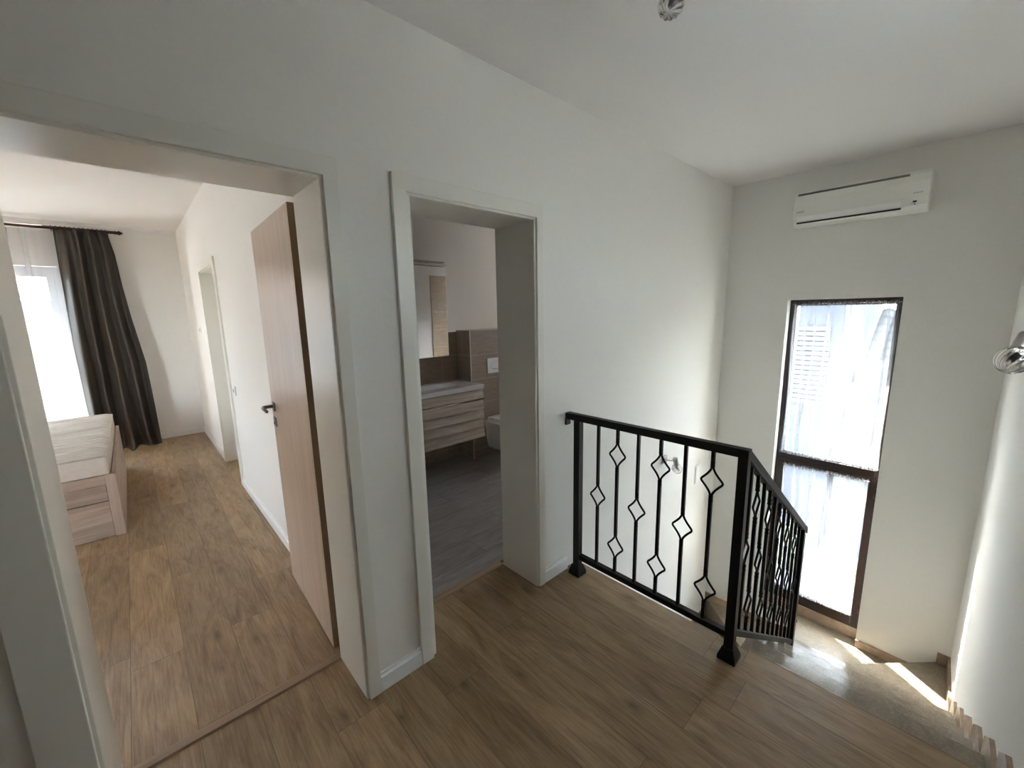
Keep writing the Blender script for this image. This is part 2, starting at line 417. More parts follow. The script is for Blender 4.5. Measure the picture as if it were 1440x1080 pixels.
# bedroom far wall with window opening x -2.3..-.55
w = MB()
w.box(-.50, .775, 7.12, 7.42, -.26, 2.8); w.box(-3.4, -2.4, 7.12, 7.42, -.26, 2.8)
w.box(-2.4, -.50, 7.12, 7.42, 2.20, 2.8); w.box(-2.4, -.50, 7.12, 7.42, -.26, .02)
struct(w.build('wall_back', M['wall']), 'white bedroom wall with the floor-length window')
struct(MB().box(-3.4, -3.3, YB, 7.42, -.26, 2.8).build('wall_left', M['wall']), 'white left wall of the bedroom')
struct(MB().box(3.2, 3.3, 3.85, 7.4, -.26, 2.8).build('wall_east', M['wall']), 'white wall of the room behind the third door')
struct(MB().box(.775, 3.3, 7.12, 7.42, -.26, 2.8).build('wall_back', M['wall']), 'white rear wall of the room behind the third door')

# cornice under bedroom ceiling
struct(MB().prism([(7.12, 2.70), (7.08, 2.70), (7.085, 2.66), (7.105, 2.655), (7.105, 2.64), (7.12, 2.64)], 'x', -3.3, .625).build('trim_2', M['ceil']), 'white cornice strip under the bedroom ceiling')

# ------------------------------------------------------------------ baseboards
def skirt(name, pts, label, h=.085, t=.014):
    """profile run along a straight segment pts[0]->pts[1]; room is on the left side of the direction"""
    (x0, y0), (x1, y1) = pts
    d = Vector((x1 - x0, y1 - y0, 0)).normalized(); nrm = Vector((-d.y, d.x, 0))
    prof = [(0, 0), (t, 0), (t, h * .78), (t * .55, h * .86), (t * .45, h), (0, h)]
    b = []; tp = []
    for a, z in prof:
        b.append(Vector((x0, y0, z)) + nrm * a); tp.append(Vector((x1, y1, z)) + nrm * a)
    m = MB().hexa(b, tp).build(name, M['base']); return struct(m, label)
skirt('baseboard_front', [(.79, YM), (.594, YM)], 'white baseboard between the two doorways')
skirt('baseboard_front', [(1.82, YM), (1.618, YM)], 'white baseboard right of the bathroom doorway')
skirt('baseboard_front', [(-.322, YM), (-2.6, YM)], 'white baseboard left of the bedroom doorway')
skirt('baseboard_right', [(.625, YB + .015), (.625, 4.44)], 'white baseboard behind the open bedroom door')
skirt('baseboard_right', [(.625, 5.48), (.625, 7.12)], 'white baseboard beside the third door')
skirt('baseboard_back', [(.625, 7.12), (-.5, 7.12)], 'white baseboard below the bedroom curtain')

# ------------------------------------------------------------------ door frames
def door_frame(root, x0, x1, zt, ox0, ox1, ozt):
    """lining x0..x1 up to zt, casing outer ox0..ox1 up to ozt, in the main wall"""
    t = .022
    fy, by = YM - .017, YB + .017
    MB().box(x0 - t, x0, YM, YB, 0, zt + t).build('lining', M['casing'], root)
    MB().box(x1, x1 + t, YM, YB, 0, zt + t).build('lining', M['casing'], root)
    MB().box(x0, x1, YM, YB, zt, zt + t).build('lining', M['casing'], root)
    g = .009                                       # small rebate between casing and lining
    MB().prism([(ox0, 0), (x0 - g, 0), (x0 - g, zt + g), (x1 + g, zt + g), (x1 + g, 0), (ox1, 0), (ox1, ozt), (ox0, ozt)], 'y', fy, YM + .001).build('casing', M['casing'], root, bevel=.0025)
    MB().prism([(ox0, 0), (x0 - g, 0), (x0 - g, zt + g), (x1 + g, zt + g), (x1 + g, 0), (ox1, 0), (ox1, ozt), (ox0, ozt)], 'y', YB - .001, by).build('casing', M['casing'], root, bevel=.0025)
    # stepped stop strip near the hall face
    MB().prism([(x0 - g, 0), (x0 - .001, 0), (x0 - .001, zt + .001), (x1 + .001, zt + .001), (x1 + .001, 0), (x1 + g, 0), (x1 + g, zt + g), (x0 - g, zt + g)], 'y', YM - .004, YM + .002).build('door_stop', M['casing'], root)

d1 = struct_root('door_1', 'bedroom doorway with an open light oak door')
door_frame(d1, -.209, .532, 2.034, -.322, .592, 2.105)
# leaf, hinged at the right, standing open into the bedroom
LX, LY, LA = .527, YB + .075, math.radians(-1.8)
def R2(x, y):     # leaf-local -> world
    return (LX + x * math.cos(LA) - y * math.sin(LA), LY + x * math.sin(LA) + y * math.cos(LA))
lf = MB((LX, LY, 0)); lf.box(LX, LX + .04, LY, LY + .765, .006, 2.032)
leaf = lf.build('door_leaf', M['leaf'], d1, bevel=.002, loc=(LX, LY, 0), rot=(0, 0, LA))
eb = MB(); eb.box(.001, .039, -.0012, .002, .008, 2.030); eb.build('edge_band', M['leafedge'], leaf)
for y_, z_, nm in ((.700, 1.085, 'handle_rosette'), (.700, .998, 'key_rosette')):
    MB().box(-.008, 0, y_ - .024, y_ + .024, z_ - .027, z_ + .027).build(nm, M['darknickel'], leaf, bevel=.006, seg=3)
hb = MB(); hb.tube([(-.006, .700, 1.087), (-.045, .700, 1.087), (-.055, .696, 1.087), (-.06, .68, 1.086), (-.06, .58, 1.084)], [.0095, .0095, .0095, .009, .008], 12)
hb.build('door_handle', M['darknickel'], leaf)
hb = MB(); hb.tube([(.046, .700, 1.087), (.07, .700, 1.087), (.075, .69, 1.087), (.076, .60, 1.085)], .009, 12); hb.build('door_handle', M['darknickel'], leaf)
MB().tube([(-.008, .700, .990), (-.0105, .700, .990)], .008, 14).build('keyhole', M['dark'], leaf)

d2 = struct_root('door_2', 'bathroom doorway with pale lacquered frame')
door_frame(d2, .858, 1.558, 2.034, .790, 1.616, 2.105)

d3 = struct_root('door_3', 'doorway in the bedroom side wall')
t = .02
for yy in ((4.521, 4.54), (5.39, 5.409)): MB().box(.6255, .87, yy[0], yy[1], 0, 2.06).build('lining', M['casing'], d3)
MB().box(.6255, .87, 4.54, 5.39, 2.04, 2.059).build('lining', M['casing'], d3)
for xx in ((.610, .626), (.774, .79)):
    MB().prism([(4.44, 0), (4.53, 0), (4.53, 2.05), (5.40, 2.05), (5.40, 0), (5.49, 0), (5.49, 2.11), (4.44, 2.11)], 'x', xx[0], xx[1]).build('casing', M['casing'], d3, bevel=.002)
MB().box(.86, .90, 4.52, 5.41, .005, 2.04).build('door_leaf', M['casing'], d3)

# thresholds
struct(MB().prism([(1.786, 0), (1.792, .007), (1.832, .007), (1.840, 0)], 'x', -.208, .531).build('trim_3', M['threshold']), 'oak threshold bar in the bedroom doorway')
struct(MB().prism([(1.80, -.005), (1.804, .006), (1.848, .006), (1.852, -.005)], 'x', .86, 1.557).build('trim_4', M['threshold']), 'oak threshold bar in the bathroom doorway')

# ------------------------------------------------------------------ stairs
st = thing('staircase', 'polished beige granite stairs going down from the hall to the window', 'staircase', (XF, .15, 0))
o0 = (XF, .15, 0)
YI = .60                                           # inner end of the treads
def stp(nm, poly, z0, z1, mat='granite', bevel=.003):
    return MB(o0).prism(poly, 'z', z0, z1).build(nm, M[mat], st, bevel=bevel)
for k in range(1, 6):
    xa = XF + RUN * (k - 1) - .0; xb = XF + RUN * k
    z = tread_z(k)
    stp('tread', [(xa + .002, yr(xa)), (xb + .025, yr(xb)), (xb + .025, YI), (xa + .002, YI)], z - .03, z, 'granite_t', .005)
    # riser below the previous nosing
    zt = tread_z(k - 1) - (.03 if k > 1 else .26 if False else .02)
    stp('riser', [(xa - .018, yr(xa)), (xa, yr(xa)), (xa, YI - .004), (xa - .018, YI - .004)], z - .001, zt, bevel=0)
    # concrete body
x5 = XF + RUN * 5
stp('riser', [(x5 - .018, yr(x5)), (x5, yr(x5)), (x5, YI - .004), (x5 - .018, YI - .004)], WZ - .001, tread_z(5) - .03, bevel=0)
pw = (XW, -.158)
stp('winder_tread', [(x5 + .002, yr(x5)), (XW, yr(XW)), pw, (x5 + .002, PY - .92 * (x5 + .002 - PX))], WZ - .03, WZ)
stp('winder_riser', [(XW, -.172), (XW, -.19), (PX, PY - .035), (PX, PY - .017)], LZ - .001, WZ - .03, bevel=0)
WW = (4.215, WY0 + .002, WY1 - .002)
stp('half_landing', [(PX, PY - .02), (PX - .02, PY + .04), (XW, .70), (XW, -.19)], LZ - .03, LZ, bevel=0)
# fill of landing in the window recess on the far side
stp('window_recess_slab', [(XW, WW[1]), (WW[0], WW[1]), (WW[0], WW[2]), (XW, WW[2])], LZ - .03, LZ, bevel=0)
L3, L4 = -1.43, -1.61
stp('winder_tread', [(PX - .02, PY + .02), (PX - .02, PY + .06), (XW, 1.505), (XW, .66)], L3 - .03, L3, bevel=0)
stp('winder_riser', [(PX - .02, PY + .04), (XW, .70), (XW, .68), (PX - .02, PY + .02)], L3 - .001, LZ - .03, bevel=0)
stp('winder_tread', [(PX - .02, PY + .04), (PX - .02, YM), (XW, YM), (XW, 1.47)], L4 - .03, L4, bevel=0)
stp('winder_riser', [(PX - .02, PY + .06), (XW, 1.505), (XW, 1.485), (PX - .02, PY + .04)], L4 - .001, L3 - .03, bevel=0)
for k in range(1, 7):
    xb = PX - .02 - .27 * (k - 1); z = L4 - RISE * k
    stp('lower_tread', [(xb, YI + .02), (xb, YM), (xb - .29, YM), (xb - .29, YI + .02)], z - .03, z)
    stp('lower_riser', [(xb, YI + .02), (xb + .018, YI + .02), (xb + .018, YM), (xb, YM)], z - .001, z + RISE - .03, bevel=0)
# plastered flank under the upper flight
prof = [(XF - .02, -.26)]
for k in range(1, 6):
    prof += [(XF + RUN * (k - 1) - .02 + .0, tread_z(k) - .031), (XF + RUN * k - .02, tread_z(k) - .031)]
prof += [(XF + RUN * 5 - .02, WZ - .031), (PX, WZ - .031), (PX, WZ - .25), (XF + .1, -.62), (XF - .02, -.55)]
MB(o0).prism(prof, 'y', YI - .10, YI - .006).build('stringer', M['wall'], st)
MB(o0).prism(prof, 'y', -.20, -.1).build('stringer', M['wall'], st)
# stepped granite skirting on the right wall
pts = []
top = []
x, z = 1.70, .098
poly = [(1.75, .098)]
for k in range(0, 6):
    xk = XF + .2835 * k; zk = -RISE * k + .098
    poly += [(xk + .008, zk), (xk + .10, zk - .07), (xk + .10, zk - RISE + .003)]
poly += [(3.75, WZ + .085)]
low = [(3.75, WZ - .0), (XF + RUN * 5 + .02, WZ)]
for k in range(5, 0, -1):
    low += [(XF + RUN * k + .02, tread_z(k)), (XF + RUN * (k - 1) + .02, tread_z(k))]
low += [(XF + .0, 0), (1.75, 0)]
pp = poly + low
def rw(p, off): return (p[0], yr(p[0]) + off, p[1])
MB(o0).hexa([rw(p, .001) for p in pp], [rw(p, .016) for p in pp]).build('stepped_skirting', M['granite_b'], st)
sk2 = [(3.75, WZ), (XW - .001, WZ), (XW - .001, WZ + .085), (3.75, WZ + .085)]
MB(o0).hexa([rw(p, .001) for p in sk2], [rw(p, .014) for p in sk2]).build('skirting', M['granite_b'], st)
def wsk(y0, y1, z, h=.085): MB(o0).box(XW - .014, XW - .001, y0, y1, z, z + h).build('skirting', M['granite_b'], st, bevel=.001)
wsk(yr(XW) + .015, -.160, WZ); wsk(-.16, WY0, LZ, .062); wsk(.71, YM, L3, .075)
MB(o0).box(PX, XW, YM - .014, YM - .001, L4, L4 + .09).build('skirting', M['granite_b'], st, bevel=.001)

# ------------------------------------------------------------------ stair window
wx = 4.20
w1 = struct_root('window_1', 'tall narrow dark brown stair window with two glazed panels')
fr = .032
def rect_frame(x0, x1, y0, y1, z0, z1, l, r, b, tp):
    m = MB(); m.box(x0, x1, y0, y0 + r, z0, z1); m.box(x0, x1, y1 - l, y1, z0, z1)
    m.box(x0, x1, y0 + r, y1 - l, z0, z0 + b); m.box(x0, x1, y0 + r, y1 - l, z1 - tp, z1); return m
FB = -1.125
rect_frame(wx, wx + .07, WY0, WY1, FB, WZ1, .03, .028, .05, .03).build('window_frame', M['frame'], w1, bevel=.003)
MB().box(wx - .004, wx + .066, WY0 + .028, WY1 - .03, .225, .285).build('mullion', M['frame'], w1, bevel=.003)
rect_frame(wx - .012, wx + .05, WY0 + .014, WY1 - .014, FB + .03, .222, .055, .045, .075, .03).build('sash', M['frame'], w1, bevel=.004)
rect_frame(wx + .01, wx + .055, WY0 + .028, WY1 - .03, .285, WZ1 - .03, .02, .012, .02, .02).build('sash', M['frame'], w1, bevel=.003)
MB().box(wx + .03, wx + .036, WY0 + .04, WY1 - .04, .29, WZ1 - .04).build('pane', M['glass'], w1)
MB().box(wx + .03, wx + .036, WY0 + .05, WY1 - .06, FB + .1, .20).build('pane', M['glass'], w1)
for z_ in (.10, -.93): MB().tube([(wx - .018, WY0 + .012, z_ - .04), (wx - .018, WY0 + .012, z_ + .04)], .007, 10).build('hinge', M['frame'], w1)
struct(MB().box(wx - .005, wx + .012, WY0, WY1, LZ, FB + .004).build('trim_5', M['granite_b']), 'granite strip below the stair window frame')

def sheer_panel(name, label, x, y0, y1, z0, z1, nf, amp, skew=0, mat='sheer', seed=1, group=None):
    """gathered voile panel stretched between two thin rods; header and hem frilled"""
    rnd = random.Random(seed)
    ph = [rnd.uniform(0, 6.28) for _ in range(6)]; fq = [nf * 6.283, nf * 6.283 * 1.63, nf * 6.283 * .43]
    root = thing(name, label, 'curtain', (x, (y0 + y1) / 2, z0), group=group)
    org = (x, (y0 + y1) / 2, z0)
    Hh = z1 - z0
    def fn(u, v):
        e = min(v, 1 - v); k = min(1, e * 7)           # gathered tight at the rods
        uu = u + .012 * math.sin(v * 5 + u * 9 + ph[3]) * k
        dx = amp * (math.sin(fq[0] * uu + ph[0]) + .5 * math.sin(fq[1] * uu + ph[1] + v) + .6 * math.sin(fq[2] * uu + ph[2])) * (.45 + .55 * k)
        bow = skew * math.sin(PI * v) * (u - .5)
        return (x + dx, y0 + (y1 - y0) * u + bow, z0 + Hh * v)
    MB(org).grid(fn, 220, 26).build('voile', M[mat], root, fix=False)
    for zc, s in ((z1 - .014, 1), (z0 + .014, -1)):
        def hd(u, v):
            dx = .005 * math.sin(fq[0] * 3.1 * u + ph[4]) + .003 * math.sin(fq[0] * 5.3 * u)
            return (x + dx - .004, y0 + (y1 - y0) * u, zc - .016 + .032 * v + .002 * math.sin(fq[0] * 2.3 * u))
        MB(org).grid(hd, 260, 3).build('gathered_hem', M[mat], root, fix=False)
        MB(org).tube([(x, y0 - .004, zc), (x, y1 + .004, zc)], .0035, 8).build('curtain_wire', M['chrome'], root)
    return root
sheer_panel('sheer_curtain', 'white sheer curtain over the upper panel of the stair window', wx - .016, .312, .982, .290, 1.615, 9, .0085, seed=3)
sheer_panel('sheer_curtain', 'white sheer curtain over the lower panel of the stair window', wx - .030, .352, .945, -1.010, .210, 8, .0095, skew=-.035, seed=8)

# ------------------------------------------------------------------ railing
ra = thing('stair_railing', 'black wrought iron railing with diamond balusters around the stairwell', 'railing', (1.825, .551, 0))
ro = (1.825, .551, 0); RX = 1.825; RY = .551
def rb(): return MB(ro)
rb().box(RX - .02, RX + .02, RY + .0, YM - .004, .962, 1.0).build('handrail', M['iron'], ra, bevel=.003)
rb().box(RX - .02, RX + .02, YM - .012, YM - .0, .925, .962).build('wall_bracket', M['iron'], ra, bevel=.002)
rb().box(RX - .016, RX + .016, RY + .02, 1.405, .104, .134).build('bottom_rail', M['iron'], ra, bevel=.002)
def post(x, y, z0, z1, foot=True):
    p = rb().box(x - .02, x + .02, y - .02, y + .02, z0 + .001, z1).build('post', M['iron'], ra, bevel=.002)
    if foot:
        a, c = .038, .024
        f = rb(); f.hexa([(x - a, y - a, z0), (x + a, y - a, z0), (x + a, y + a, z0), (x - a, y + a, z0)], [(x - a, y - a, z0 + .018), (x + a, y - a, z0 + .018), (x + a, y + a, z0 + .018), (x - a, y + a, z0 + .018)])
        f.hexa([(x - a, y - a, z0 + .018), (x + a, y - a, z0 + .018), (x + a, y + a, z0 + .018), (x - a, y + a, z0 + .018)], [(x - c, y - c, z0 + .062), (x + c, y - c, z0 + .062), (x + c, y + c, z0 + .062), (x - c, y + c, z0 + .062)])
        o = f.build('post_foot', M['iron'], p)
post(RX, 1.424, 0, .962); post(RX, RY, 0, 1.0)
def baluster_mb(diamonds, z0, z1):
    """local: axis z, diamonds open along +-a (a = local y); drawn with square bar"""
    m = MB(); s = .0073
    cur = z0
    for zc in sorted(diamonds):
        a, b = zc - .068, zc + .068
        m.box(-s, s, -s, s, cur, a - .002)
        # collar knuckles
        for q in (a - .012, b + .012):
            m.lathe([(.007, -.018), (.0105, -.012), (.0088, -.004), (.0088, .004), (.0105, .012), (.007, .018)], (0, 0, q), n=10)
        for sg in (1, -1):
            # flat bar leaf bowed outward with concave shoulders
            P = []
            for i in range(21):
                t_ = i / 20
                q = 1 - abs(t_ * 2 - 1)           # 0 at the collars, 1 at the tip
                off = .0035 + .0475 * (q ** 1.75 * (1.35 - .35 * q)) - (.004 if i == 10 else 0)
                P.append((0, sg * off, a + (b - a) * t_))
            m.tube(P, .0052, 8)
        cur = b + .002
    m.box(-s, s, -s, s, cur, z1)
    return m
bY = [1.285, 1.163, 1.041, .920, .798, .676]
def place_bal(x, y, zlo, zhi, ds, rotz):
    m = baluster_mb(ds, zlo, zhi)
    m.v = [Vector((p.x * math.cos(rotz) - p.y * math.sin(rotz) + x - ro[0], p.x * math.sin(rotz) + p.y * math.cos(rotz) + y - ro[1], p.z)) for p in m.v]
    return m.build('baluster', M['iron'], ra)
for i, y in enumerate(bY):
    ds = [.549] if i % 2 == 0 else [.288, .818]
    place_bal(RX, y, .132, .964, ds, 0)
# sloping part along the flight
SL = -.665
x0r, x1r = RX + .015, 3.055
def zt_(x): return .992 + SL * (x - 1.845)
def zb_(x): return .142 + SL * (x - 1.845)
def slope_bar(nm, zf, hh, ww, xa, xb):
    y0, y1 = RY - ww, RY + ww
    vs = [(xa, y0, zf(xa) - hh), (xa, y1, zf(xa) - hh), (xa, y1, zf(xa)), (xa, y0, zf(xa)), (xb, y0, zf(xb) - hh), (xb, y1, zf(xb) - hh), (xb, y1, zf(xb)), (xb, y0, zf(xb))]
    return rb().add(vs, [(0, 1, 2, 3), (7, 6, 5, 4), (0, 4, 5, 1), (1, 5, 6, 2), (2, 6, 7, 3), (3, 7, 4, 0)]).build(nm, M['iron'], ra, bevel=.003)
slope_bar('handrail', zt_, .046, .02, x0r, x1r + .065)
slope_bar('bottom_rail', zb_, .036, .016, x0r, x1r)
XN = 3.052
post(XN, RY, tread_z(4), zt_(XN) - .03, foot=False)
sb = [1.931, 2.038, 2.145, 2.251, 2.358, 2.462, 2.566, 2.669, 2.772, 2.873, 2.977]
for i, x in enumerate(sb):
    lo, hi = zb_(x) - .01, zt_(x) - .04
    mid = (lo + hi) / 2
    ds = [mid] if i % 2 == 0 else [lo + .155, hi - .145]
    place_bal(x, RY, lo, hi, ds, PI / 2)

# ------------------------------------------------------------------ air conditioner
ac = thing('air_conditioner', 'white wall-mounted split air conditioner above the stair window', 'air conditioner', (XW, .605, 2.2))
ao = (XW, .605, 2.2)
A0, A1 = .228, .985
body = [(4.108, 2.200), (4.03, 2.194), (3.965, 2.204), (3.935, 2.228), (3.924, 2.275), (3.925, 2.37), (3.945, 2.425), (3.975, 2.452), (4.108, 2.458)]
MB(ao).prism(body, 'y', A0, A1).build('housing', M['plastic'], ac, bevel=.008, seg=3)
fpn = MB(ao).prism([(3.9215, 2.279), (3.926, 2.279), (3.9265, 2.372), (3.943, 2.415), (3.9395, 2.419), (3.9215, 2.375)], 'y', A0 + .004, A1 - .004).build('front_panel', M['plastic'], ac, bevel=.0015)
MB(ao).prism([(3.9385, 2.423), (3.944, 2.419), (3.953, 2.432), (3.949, 2.435)], 'y', A0 + .11, A1 - .02).build('intake_slot', M['slotshade'], ac)
MB(ao).prism([(3.921, 2.264), (3.928, 2.266), (3.946, 2.226), (3.938, 2.219)], 'y', A0 + .135, A1 - .03).build('louvre', M['plastic2'], ac, bevel=.001)
MB(ao).prism([(3.930, 2.222), (3.94, 2.226), (3.944, 2.214), (3.936, 2.212)], 'y', A0 + .133, A1 - .028).build('air_slot', M['dark'], ac)
MB(ao).box(3.927, 3.9355, A0 + .058, A0 + .078, 2.246, 2.257).build('display', M['dark'], ac, bevel=.002)
MB(ao).box(3.931, 3.938, A0 + .062, A0 + .072, 2.232, 2.239).build('signal_light', M['ink'], ac, bevel=.002)
def text(body_, size, loc, rot, parent, nm, mat='ink', ext=.0003, sp=1.0):
    cu = bpy.data.curves.new(nm, 'FONT'); cu.body = body_; cu.size = size; cu.extrude = ext; cu.align_x = 'LEFT'; cu.space_character = sp
    cu.materials.append(M[mat])
    tmp = bpy.data.objects.new('tmp', cu); COL.objects.link(tmp)
    dg = bpy.context.evaluated_depsgraph_get(); dg.update()
    me = bpy.data.meshes.new_from_object(tmp.evaluated_get(dg)); bpy.data.objects.remove(tmp)
    if not me.materials: me.materials.append(M[mat])
    o = bpy.data.objects.new(nm, me); COL.objects.link(o); o.parent = parent
    o.location = Vector(loc) - Vector(ao); o.rotation_euler = rot
    return o
# the face looks towards -x, so the text runs towards -y
text('DAIKIN', .016, (3.9210, A1 - .022, 2.292), (PI / 2, 0, -PI / 2), fpn, 'logo_lettering')
text('INVERTER', .011, (3.9210, A0 + .082, 2.300), (PI / 2, 0, -PI / 2), fpn, 'inverter_lettering')
text('SENSOR', .007, (3.9285, A0 + .088, 2.240), (PI / 2, 0, -PI / 2), ac, 'small_lettering')

# ------------------------------------------------------------------ spot lamps with ribbed glass globes
def spot(name, label, base, nrm, along, hd, L_arm=.075):
    """base on wall/ceiling, nrm = outward normal, along = long side of the plate, hd = centre of globe"""
    root = thing(name, label, 'wall lamp' if abs(nrm[2]) < .5 else 'ceiling lamp', base, group=None)
    B = Vector(base); n_ = Vector(nrm).normalized(); a = Vector(along).normalized(); c_ = n_.cross(a); G = Vector(hd)
    def P(i, j, k): return B + a * i + c_ * j + n_ * k
    bt = [P(-.03, -.03, .001), P(.03, -.03, .001), P(.03, .03, .001), P(-.03, .03, .001)]
    tp = [P(-.03, -.03, .022), P(.03, -.03, .022), P(.03, .03, .022), P(-.03, .03, .022)]
    MB(base).hexa(bt, tp).build('mounting_plate', M['nickel'], root, bevel=.003)
    hold_top = None
    ax = (G - (B + n_ * .075)); ax.z = ax.z - .02; ax = Vector((ax.x * .45, ax.y * .45, ax.z)).normalized() if abs(nrm[2]) < .5 else (G - B).normalized()
    hc = G - ax * .072
    MB(base).tube([P(0, 0, .02), P(0, 0, .05), hc], .0055, 10).build('arm', M['nickel'], root)
    lh = MB(base).lathe([(.0, -.024), (.018, -.024), (.020, -.02), (.020, .026), (.022, .03), (.022, .036), (0, .036)], hc, tuple(ax), 24).build('lamp_holder', M['nickel'], root)
    # globe with swirled ribs
    nu, nv = 72, 24
    u_ = ax.cross(Vector((0, 0, 1)) if abs(ax.z) < .9 else Vector((1, 0, 0))).normalized(); w_ = ax.cross(u_)
    vs = []
    for j in range(nv + 1):
        th = PI * (.10 + .90 * j / nv)
        for i in range(nu):
            ph = 2 * PI * i / nu + 1.3 * j / nv
            rr = .039 * (1 + .045 * math.cos(12 * (2 * PI * i / nu)) * math.sin(th))
            r_ = rr * math.sin(th) * (1.0 if j < nv else .0)
            h_ = -rr * 1.08 * math.cos(th)
            vs.append(G + ax * h_ + u_ * r_ * math.cos(ph) + w_ * r_ * math.sin(ph))
    fs = [(j * nu + i, j * nu + (i + 1) % nu, (j + 1) * nu + (i + 1) % nu, (j + 1) * nu + i) for j in range(nv) for i in range(nu)]
    o = MB(base).add(vs, fs, True).build('glass_globe', M['lampglass'], lh)
    MB(base).lathe([(0, -.01), (.007, -.008), (.009, 0), (.006, .014), (0, .018)], G - ax * .008, tuple(ax), 12).build('bulb', M['plastic2'], lh)
    return root
spot('spot_lamp', 'nickel spot lamp with ribbed glass globe low on the stairwell wall behind the railing', (3.035, YM, .39), (0, -1, 0), (1, 0, 0), (3.095, 1.42, .315))
spot('spot_lamp', 'nickel spot lamp with ribbed glass globe cut by the right picture edge', (2.14, yr(2.14), 1.50), (0, 1, 0), (1, 0, 0), (1.975, -.122, 1.405))
spot('spot_lamp', 'spot lamp with ribbed glass globe hanging from the hall ceiling at the top picture edge', (1.47, .74, CZ), (0, 0, -1), (1, 0, 0), (1.395, .735, 2.530))

# switches
def plate(name, label, cat, x0, x1, y0, y1, z0, z1, axis, hole=False):
    c0 = ((x0 + x1) / 2, (y0 + y1) / 2, z0)
    r = thing(name, label, cat, c0)
    MB(c0).box(x0, x1, y0, y1, z0, z1).build('plate', M['base'], r, bevel=.003, seg=3)
    m = MB(c0)
    if axis == 'x': m.box(x0 - .003, x0 + .001, y0 + .015, y1 - .015, z0 + .015, z1 - .015)
    else: m.box(x0 + .012, x1 - .012, y0 - .003, y0 + .001, z0 + .012, z1 - .012)
    if hole:
        m.build('socket_face', M['base'], r, bevel=.002)
        MB(c0).tube([(x0 - .0035, (y0 + y1) / 2, (z0 + z1) / 2), (x0 + .001, (y0 + y1) / 2, (z0 + z1) / 2)], .017, 20).build('socket_hole', M['ink'], r)
    else: m.build('rocker', M['base'], r, bevel=.002)
    return r
plate('light_switch', 'small white light switch on bedroom wall beyond the third doorway', 'light switch', .613, .625, 5.93, 6.01, 1.41, 1.49, 'x', True)
plate('wall_socket', 'small white socket on bedroom wall between third doorway and open door', 'socket', .613, .625, 4.23, 4.31, .91, .99, 'x', True)
plate('light_switch', 'white switch plate on the stairwell wall behind the railing', 'light switch', 3.66, 3.74, YM - .009, YM, -.02, .15, 'y')

# ------------------------------------------------------------------ bedroom: bed
BX, BY0, BY1 = -.205, 4.09, 5.98
bed = thing('bed', 'light sonoma oak bed base with drawer panels beside the curtained window', 'bed', (-1.0, BY0, 0))
bo = (-1.0, BY0, 0); BL = -1.65
MB(bo).box(BX - .058, BX, BY0, BY0 + .03, 0, .475).build('corner_post', M['sonomaz'], bed, bevel=.002)
MB(bo).box(BL, BL + .058, BY0, BY0 + .03, 0, .475).build('corner_post', M['sonomaz'], bed, bevel=.002)
MB(bo).box(BL + .058, BX - .058, BY0, BY0 + .03, .405, .475).build('top_rail', M['sonoma'], bed, bevel=.002)
MB(bo).box(BL + .06, BX - .06, BY0 + .008, BY0 + .026, .282, .402).build('panel', M['sonoma'], bed, bevel=.002)
MB(bo).box(BL + .06, BX - .06, BY0 + .012, BY0 + .026, .004, .276).build('drawer_front', M['sonoma'], bed, bevel=.002)
m = MB(bo).box(BX - .022, BX + .001, BY0 + .03, BY1, 0, .475).build('side_panel', M['sonomay'], bed, bevel=.002)
MB(bo).box(BL, BL + .022, BY0 + .03, BY1, 0, .475).build('side_panel', M['sonomay'], bed, bevel=.002)
MB(bo).box(BL + .022, BX - .022, BY1 - .022, BY1, 0, .475).build('head_panel', M['sonoma'], bed)
MB(bo).box(BL + .03, BX - .03, BY0 + .03, BY1 - .03, .385, .405).build('slat_base', M['sonoma'], bed)
# mattress
mx0, mx1, my0, my1, mz0, mz1 = BL + .03, BX - .028, BY0 + .034, BY1 - .03, .406, .622
mt = thing('mattress', 'bare white quilted mattress lying in the sonoma oak bed', 'mattress', ((mx0 + mx1) / 2, my0, mz0))
mo = ((mx0 + mx1) / 2, my0, mz0)
MB(mo).box(mx0, mx1, my0, my1, mz0, mz1 - .012).build('border', M['mattress_side'], mt, bevel=.02, seg=3)
rnd = random.Random(4)
ruck = [(rnd.uniform(.1, .9), rnd.uniform(.05, .95), rnd.uniform(.05, .16), rnd.uniform(.02, .05)) for _ in range(26)]
def top_fn(u, v):
    x = mx0 + (mx1 - mx0) * u; y = my0 + (my1 - my0) * v
    e = min(u, 1 - u) * (mx1 - mx0); e2 = min(v, 1 - v) * (my1 - my0); k = min(1, min(e, e2) / .05)
    z = mz1 - .014 + .020 * math.sqrt(max(0, k)) 
    z += k * (.006 * abs(math.sin(y * 34 + .9 * math.sin(x * 6))) - .003)
    for (ru, rv, ra_, rh) in ruck:
        dx = (u - ru) * 1.4 / (ra_ * 3); dy = (v - rv) * 1.9 / rh * .8
        z += k * .006 * math.exp(-(dx * dx + dy * dy))
    return (x, y, z)
MB(mo).grid(top_fn, 90, 240).build('quilted_top', M['mattress'], mt)
r_ = .006
cr = .03
ring = []
for (cx, cy, a0_) in ((mx1 - cr, my0 + cr, -90), (mx1 - cr, my1 - cr, 0), (mx0 + cr, my1 - cr, 90), (mx0 + cr, my0 + cr, 180)):
    for i in range(6):
        a = math.radians(a0_ + 90 * i / 5); ring.append((cx + (cr - .002) * math.cos(a), cy + (cr - .002) * math.sin(a), mz1 - .012))
ring.append(ring[0])
MB(mo).tube(ring, r_, 8, cap=False).build('piping', M['mattress'], mt)
ring2 = [(p[0], p[1], mz0 + .02) for p in ring]
MB(mo).tube(ring2, r_, 8, cap=False).build('piping', M['mattress'], mt)

